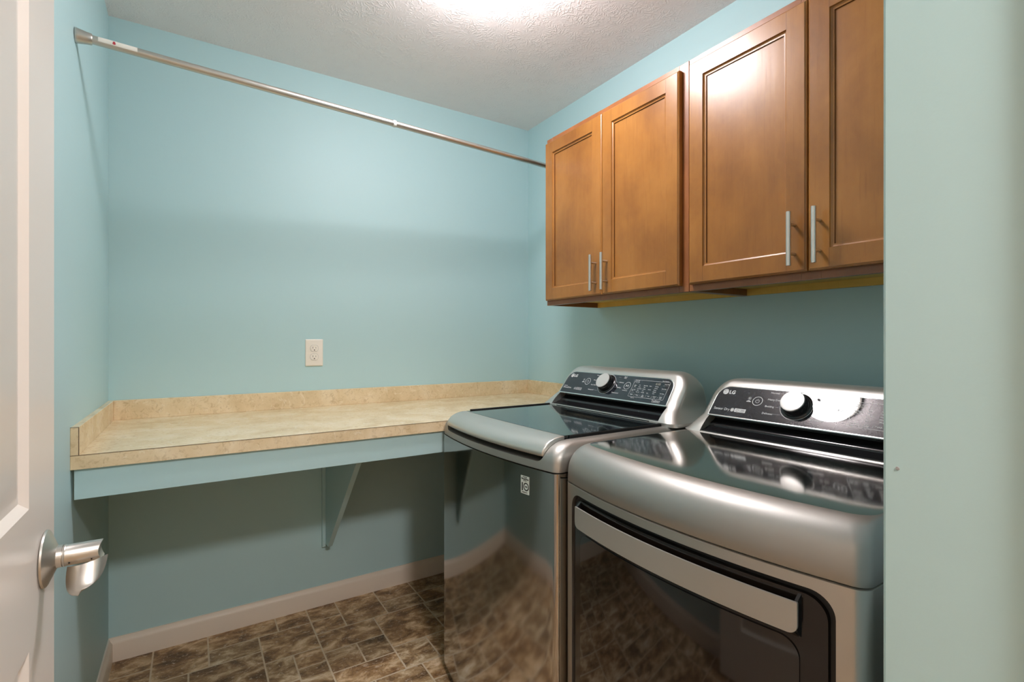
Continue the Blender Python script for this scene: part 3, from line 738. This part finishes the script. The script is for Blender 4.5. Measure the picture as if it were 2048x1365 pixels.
td = [('Normal', 0.226, 0.0880, 0.0080, 'LEFT'), ('Heavy Duty', 0.224, 0.0660, 0.0080, 'LEFT'), ('Bedding', 0.223, 0.0440, 0.0080, 'LEFT'), ('Delicates', 0.222, 0.0215, 0.0080, 'LEFT'),
    ('Speed Dry', 0.360, 0.0880, 0.0070, 'LEFT'), ('Time Dry', 0.365, 0.0660, 0.0070, 'LEFT'), ('Air Dry', 0.366, 0.0440, 0.0074, 'LEFT'), ('Downloaded', 0.344, 0.0195, 0.0074, 'LEFT'),
    ('Sensor Dry', 0.073, 0.0185, 0.0112, 'LEFT'),
    ('Energy Saver', 0.439, 0.0775, 0.0050, 'LEFT'), ('Hold 3 sec.', 0.441, 0.0730, 0.0040, 'LEFT'), ('Less/More', 0.439, 0.0600, 0.0050, 'LEFT'), ('Damp Dry', 0.440, 0.0550, 0.0044, 'LEFT'),
    ('Very', 0.470, 0.0640, 0.0046, 'LEFT'), ('More', 0.470, 0.0570, 0.0046, 'LEFT'), ('Normal', 0.470, 0.0500, 0.0046, 'LEFT'), ('Less', 0.470, 0.0430, 0.0046, 'LEFT'), ('Damp', 0.470, 0.0360, 0.0046, 'LEFT'),
    ('High', 0.498, 0.0640, 0.0046, 'LEFT'), ('Med High', 0.498, 0.0570, 0.0046, 'LEFT'), ('Medium', 0.498, 0.0500, 0.0046, 'LEFT'), ('Low', 0.498, 0.0430, 0.0046, 'LEFT'), ('Ultra Low', 0.498, 0.0360, 0.0046, 'LEFT'),
    ('Add Time', 0.449, 0.0255, 0.0050, 'CENTER'), ('Wrinkle Care', 0.449, 0.0205, 0.0036, 'CENTER'), ('Dry', 0.475, 0.0255, 0.0058, 'CENTER'), ('Level', 0.475, 0.0200, 0.0058, 'CENTER'), ('Temp.', 0.501, 0.0230, 0.0062, 'CENTER'),
    ('Time', 0.527, 0.0255, 0.0050, 'CENTER'), ('Dry', 0.527, 0.0205, 0.0050, 'CENTER'), ('More', 0.553, 0.0235, 0.0050, 'CENTER'), ('Less', 0.579, 0.0235, 0.0050, 'CENTER')]

def feet(root):
    for x in (0.06, W_ - 0.06):
        for y in (0.07, 0.62):
            bm = bmesh.new(); lathe(bm, [(0.024, 0), (0.026, 0.003), (0.024, 0.012), (0.012, 0.014), (0.012, 0.045)], (x, y, 0), (0, 0, 1), 18)
            build('foot', bm, 'rubber', root)

def cover(root, dk, b, steps, side, mat, depth=0.087):
    bm = bmesh.new()
    rings = [outline(f, f * side, f * 0.15, max(0.012, 0.020 + f * 0.15), b * (1 - 2.0 * f), dk + z) for z, f in steps]
    loft(bm, rings)
    return build('top_cover', bm, mat, root, smooth=60)

# --- washer
wsh = empty('washing_machine', (0.786, 1.7035, 0), -PI / 2)
tag(wsh, 'graphite steel top-load washing machine with black glass lid beside the countertop', 'washing machine')
BW = 0.034; DK = 0.946; LT = 0.009; SE = 0.876
bm = bmesh.new(); loft(bm, [outline(0.0, 0.0, 0, 0.014, BW, z) for z in (0.03, 0.30, 0.60, SE - 0.0070)] + [outline(0.003, 0.003, 0, 0.012, BW, SE - 0.0055)])
build('body', bm, 'steel_body', wsh, smooth=50)
bm = bmesh.new(); loft(bm, [outline(0.004, 0.004, 0.004, 0.012, BW, z) for z in (SE - 0.0056, SE - 0.0036)]); build('seam_gasket', bm, 'matte_black', wsh)
feet(wsh)
st_w = [(-0.0738, 0.001), (-0.0725, 0.0), (-0.050, 0.0015), (-0.038, 0.004), (-0.030, 0.009), (-0.021, 0.017), (-0.013, 0.028), (-0.006, 0.043), (-0.002, 0.058), (0.0, 0.075)]
cv = cover(wsh, DK, BW, st_w, 0.42, 'steel_top')
cut = bmesh.new()
prism(cut, rrect(0.048, 0.638, DK - 0.054, DK + 0.1, 0.02, 8, (0.026, 0.026, 0.005, 0.005)), lambda a, b_, t: (a, t, b_), -0.1, 0.085)
boolean(cv, cut)
cut = bmesh.new(); box(cut, 0.048, 0.638, 0.07, 0.456, DK - 0.030, DK + 0.1); boolean(cv, cut)
bm = bmesh.new(); box(bm, 0.0485, 0.6375, 0.060, 0.4555, DK - 0.0535, DK - 0.014)
for a, b_, e_ in ((0.0482, 0.0552, 0.0035), (0.6308, 0.6352, -0.001)): box(bm, a, b_, 0.086, 0.4555, DK - 0.02, DK + LT + e_, 0.0008, 1)
build('lid_well', bm, 'matte_black', wsh, smooth=0)
lid = empty('lid'); lid.parent = wsh
# silver front lip of the lid
prof = [(0.058, -0.047), (0.020, -0.050), (0.006, -0.050), (0.0005, -0.047), (-0.002, -0.042), (-0.0015, -0.035), (0.003, -0.026), (0.011, -0.017), (0.022, -0.0095), (0.036, -0.0040), (0.052, -0.0008), (0.066, 0.0), (0.0685, -0.001), (0.0685, -0.012), (0.058, -0.020)]
bm = bmesh.new(); rings = []; NL = 40
pc = (0.040, -0.022)
us = [0.0500, 0.0506, 0.052, 0.0545] + [0.058 + (0.628 - 0.058) * i / NL for i in range(NL + 1)] + [0.6315, 0.634, 0.6354, 0.636]
sc = [0.86, 0.93, 0.97, 0.99] + [1] * (NL + 1) + [0.99, 0.97, 0.93, 0.86]
for u, s in zip(us, sc):
    ring = []
    for y, z in prof:
        yy = pc[0] + (y - pc[0]) * s; zz = pc[1] + (z - pc[1]) * s
        k = 1 - 0.72 * max(0, min(1, yy / 0.068))
        ring.append((u, yy + bow(u, BW) * k + 0.002, DK + LT + zz))
    rings.append(ring)
loft(bm, rings); build('lid_lip', bm, 'silver', lid, smooth=55)['label'] = 'silver front lip'
bm = bmesh.new(); A = [(0.0556 + (0.6304 - 0.0556) * i / NL) for i in range(NL + 1)]
poly = [(u, 0.0712 + bow(u, BW) * 0.28) for u in A] + [(0.6304, 0.450), (0.0556, 0.450)]
prism(bm, poly, lambda a, b_, t: (a, b_, t), DK + LT - 0.0125, DK + LT - 0.0005)
build('lid_glass', bm, 'lid_glass', lid, smooth=30)['label'] = 'black glass lid panel'
bm = bmesh.new(); box(bm, 0.100, 0.586, 0.4512, 0.4545, DK - 0.010, DK + LT + 0.0015, 0.0006, 1); build('lid_hinge', bm, 'black', lid)
console(wsh, DK + 0.010, tw, True, 0.011)
# round seal of the motor on the body front
fx = 0.571; fy = bow(fx, BW)
ang_ = math.atan2(bow(fx + 0.01, BW) - bow(fx - 0.01, BW), 0.02)
SM_ = Matrix.Translation((fx, fy - 0.0007, 0.819)) @ Matrix.Rotation(ang_, 4, 'Z') @ Matrix.Rotation(PI / 2, 4, 'X')
bm = bmesh.new(); prism(bm, rrect(-0.0172, 0.0172, -0.0245, 0.0245, 0.0008, 2), lambda a, b_, t: SM_ @ Vector((a, b_, t)), 0.0, 0.0004)
stk = build('sticker', bm, 'sticker', wsh, smooth=0); stk['label'] = 'small white sticker with a black 10'
def smt(x, y): return SM_ @ Matrix.Translation((x, y, 0.0006))
bm = bmesh.new()
add_text(bm, 'INVERTER', 0.0040, smt(0, 0.0200), 'CENTER', 0.0001); add_text(bm, 'DirectDrive', 0.0060, smt(0, 0.0145), 'CENTER', 0.0003)
add_text(bm, 'MOTOR', 0.0036, smt(0, 0.0105), 'CENTER', 0.0001); add_text(bm, 'WARRANTY', 0.0040, smt(-0.001, -0.0215), 'CENTER', 0.0001)
add_text(bm, 'YEAR', 0.0040, smt(0.0049, -0.0055), 'CENTER', 0.0003)
add_text(bm, '1', 0.0290, smt(-0.0168, -0.0150), 'LEFT', 0.0012, 0.85)
seg = 40
for i in range(seg):
    q = [2 * PI * i / seg, 2 * PI * (i + 1) / seg]
    f = [(0.0113 * math.cos(q[0]), 0.0113 * math.sin(q[0])), (0.0113 * math.cos(q[1]), 0.0113 * math.sin(q[1])), (0.0080 * math.cos(q[1]), 0.0080 * math.sin(q[1])), (0.0080 * math.cos(q[0]), 0.0080 * math.sin(q[0]))]
    bm.faces.new([bm.verts.new(SM_ @ Vector((0.0049 + a, -0.0042 + b_, 0.0006))) for a, b_ in f])
build('sticker_print', bm, 'sticker_ink', stk, smooth=0)

# --- dryer
dry = empty('clothes_dryer', (0.810, 1.0125, 0), -PI / 2)
tag(dry, 'graphite steel front-load clothes dryer with dark door nearest the camera', 'clothes dryer')
BD = 0.044; DK = 0.946
bm = bmesh.new(); loft(bm, [outline(0.0, 0.0, 0, 0.020, BD, z) for z in (0.03, 0.30, 0.60, DK - 0.0930)] + [outline(0.003, 0.003, 0, 0.018, BD, DK - 0.0915)])
body = build('body', bm, 'steel_dryer', dry, smooth=50)
cut = bmesh.new(); prism(cut, rrect(0.038, 0.648, 0.17, 0.835, 0.036, 10), lambda a, b_, t: (a, t, b_), -0.2, 0.020)
boolean(body, cut)
bm = bmesh.new(); loft(bm, [outline(0.005, 0.005, 0.004, 0.018, BD, z) for z in (DK - 0.0916, DK - 0.0896)]); build('seam_gasket', bm, 'matte_black', dry)
feet(dry)
st_d = [(-0.0896, 0.0012), (-0.088, 0.0), (-0.062, 0.0012), (-0.050, 0.003), (-0.040, 0.006), (-0.030, 0.0105), (-0.021, 0.017), (-0.0135, 0.0245), (-0.0075, 0.033), (-0.0035, 0.042), (-0.0014, 0.050), (-0.0004, 0.059), (0.0, 0.070), (0.0, 0.12), (0.0, 0.20)]
cv = cover(dry, DK, BD, st_d, 0.30, ['steel_top', 'steel_deck'])
zt = DK - 0.003
for p in cv.data.polygons:
    if p.normal.z > 0.97 and p.center.z > DK - 0.0006: p.material_index = 1
console(dry, DK, td, False)

def bowed_panel(bm, u0, u1, z0, z1, r, off, th, b, nu=44, nz=6, flat=None, rs=None):
    rb = rs or (r, r, r, r)   # bl br tr tl
    def zr(u):
        lo, hi = z0, z1
        for cu, rr_, s, q in ((u0, rb[0], 1, 0), (u0, rb[3], 1, 1), (u1, rb[1], -1, 0), (u1, rb[2], -1, 1)):
            d = (u - cu) * s
            if d < rr_:
                e = rr_ - math.sqrt(max(0, rr_ * rr_ - (rr_ - d) ** 2))
                if q: hi = min(hi, z1 - e)
                else: lo = max(lo, z0 + e)
        return lo, hi
    rm = max(rb); us = [u0 + rm * (1 - math.cos(PI / 2 * k / 10)) for k in range(10)] + [u0 + rm + (u1 - u0 - 2 * rm) * k / nu for k in range(nu + 1)] + [u1 - rm * (1 - math.cos(PI / 2 * k / 10)) for k in range(9, -1, -1)]
    F = []; B = []
    for u in us:
        lo, hi = zr(u); y = bow(u, b) + off
        F.append([bm.verts.new((u, y, lo + (hi - lo) * j / nz)) for j in range(nz + 1)])
        B.append([bm.verts.new((u, y + th, lo + (hi - lo) * j / nz)) for j in range(nz + 1)])
    n = len(us)
    for i in range(n - 1):
        for j in range(nz):
            bm.faces.new((F[i][j], F[i + 1][j], F[i + 1][j + 1], F[i][j + 1]))
            bm.faces.new((B[i][j], B[i][j + 1], B[i + 1][j + 1], B[i + 1][j]))
        bm.faces.new((F[i][0], B[i][0], B[i + 1][0], F[i + 1][0])); bm.faces.new((F[i][nz], F[i + 1][nz], B[i + 1][nz], B[i][nz]))
    for i in (0, n - 1):
        for j in range(nz): bm.faces.new((F[i][j], F[i][j + 1], B[i][j + 1], B[i][j]))

ddr = empty('door'); ddr.parent = dry
ddr['label'] = 'dark glossy dryer door'
bm = bmesh.new(); bowed_panel(bm, 0.051, 0.637, 0.182, 0.824, 0.034, 0.003, 0.014, BD); 
df = build('door_frame', bm, 'door_dark', ddr, smooth=40)
bm = bmesh.new(); bowed_panel(bm, 0.0395, 0.6465, 0.172, 0.8335, 0.036, 0.010, 0.009, BD * 0.9); build('door_gasket', bm, 'matte_black', dry, smooth=40)
bm = bmesh.new(); bowed_panel(bm, 0.080, 0.600, 0.235, 0.748, 0.030, 0.0005, 0.004, BD)
build('door_window', bm, 'window_glass', ddr, smooth=40)
# bright line of the door rim
# handle strip with its return to the door
dh = empty('door_handle'); dh.parent = ddr
BH = 0.042
bm = bmesh.new(); bowed_panel(bm, 0.073, 0.603, 0.762, 0.812, 0.012, -0.013, 0.0035, BH, rs=(0.014, 0.014, 0.002, 0.002))
hs = build('door_handle', bm, 'handle_silver', ddr, smooth=30); hs['label'] = 'wide silver handle strip'
D.objects.remove(dh)
bm = bmesh.new(); NN = 30; rings = []
for i in range(NN + 1):
    u = 0.078 + (0.598 - 0.078) * i / NN; yf = bow(u, BH) - 0.0095; yb2 = bow(u, BD) + 0.004
    rings.append([(u, yf, 0.770), (u, yf, 0.764), (u, yb2, 0.752), (u, yb2, 0.758)])
loft(bm, rings)
for u0, u1 in ((0.074, 0.079), (0.597, 0.602)):
    yf = bow(u0, BH) - 0.0095; yb2 = bow(u0, BD) + 0.004
    prism(bm, [(yf, 0.766), (yf, 0.811), (yb2, 0.822), (yb2, 0.754)], lambda a, b_, t: (t, a, b_), u0, u1)
build('handle_pocket', bm, 'black', ddr, smooth=40)
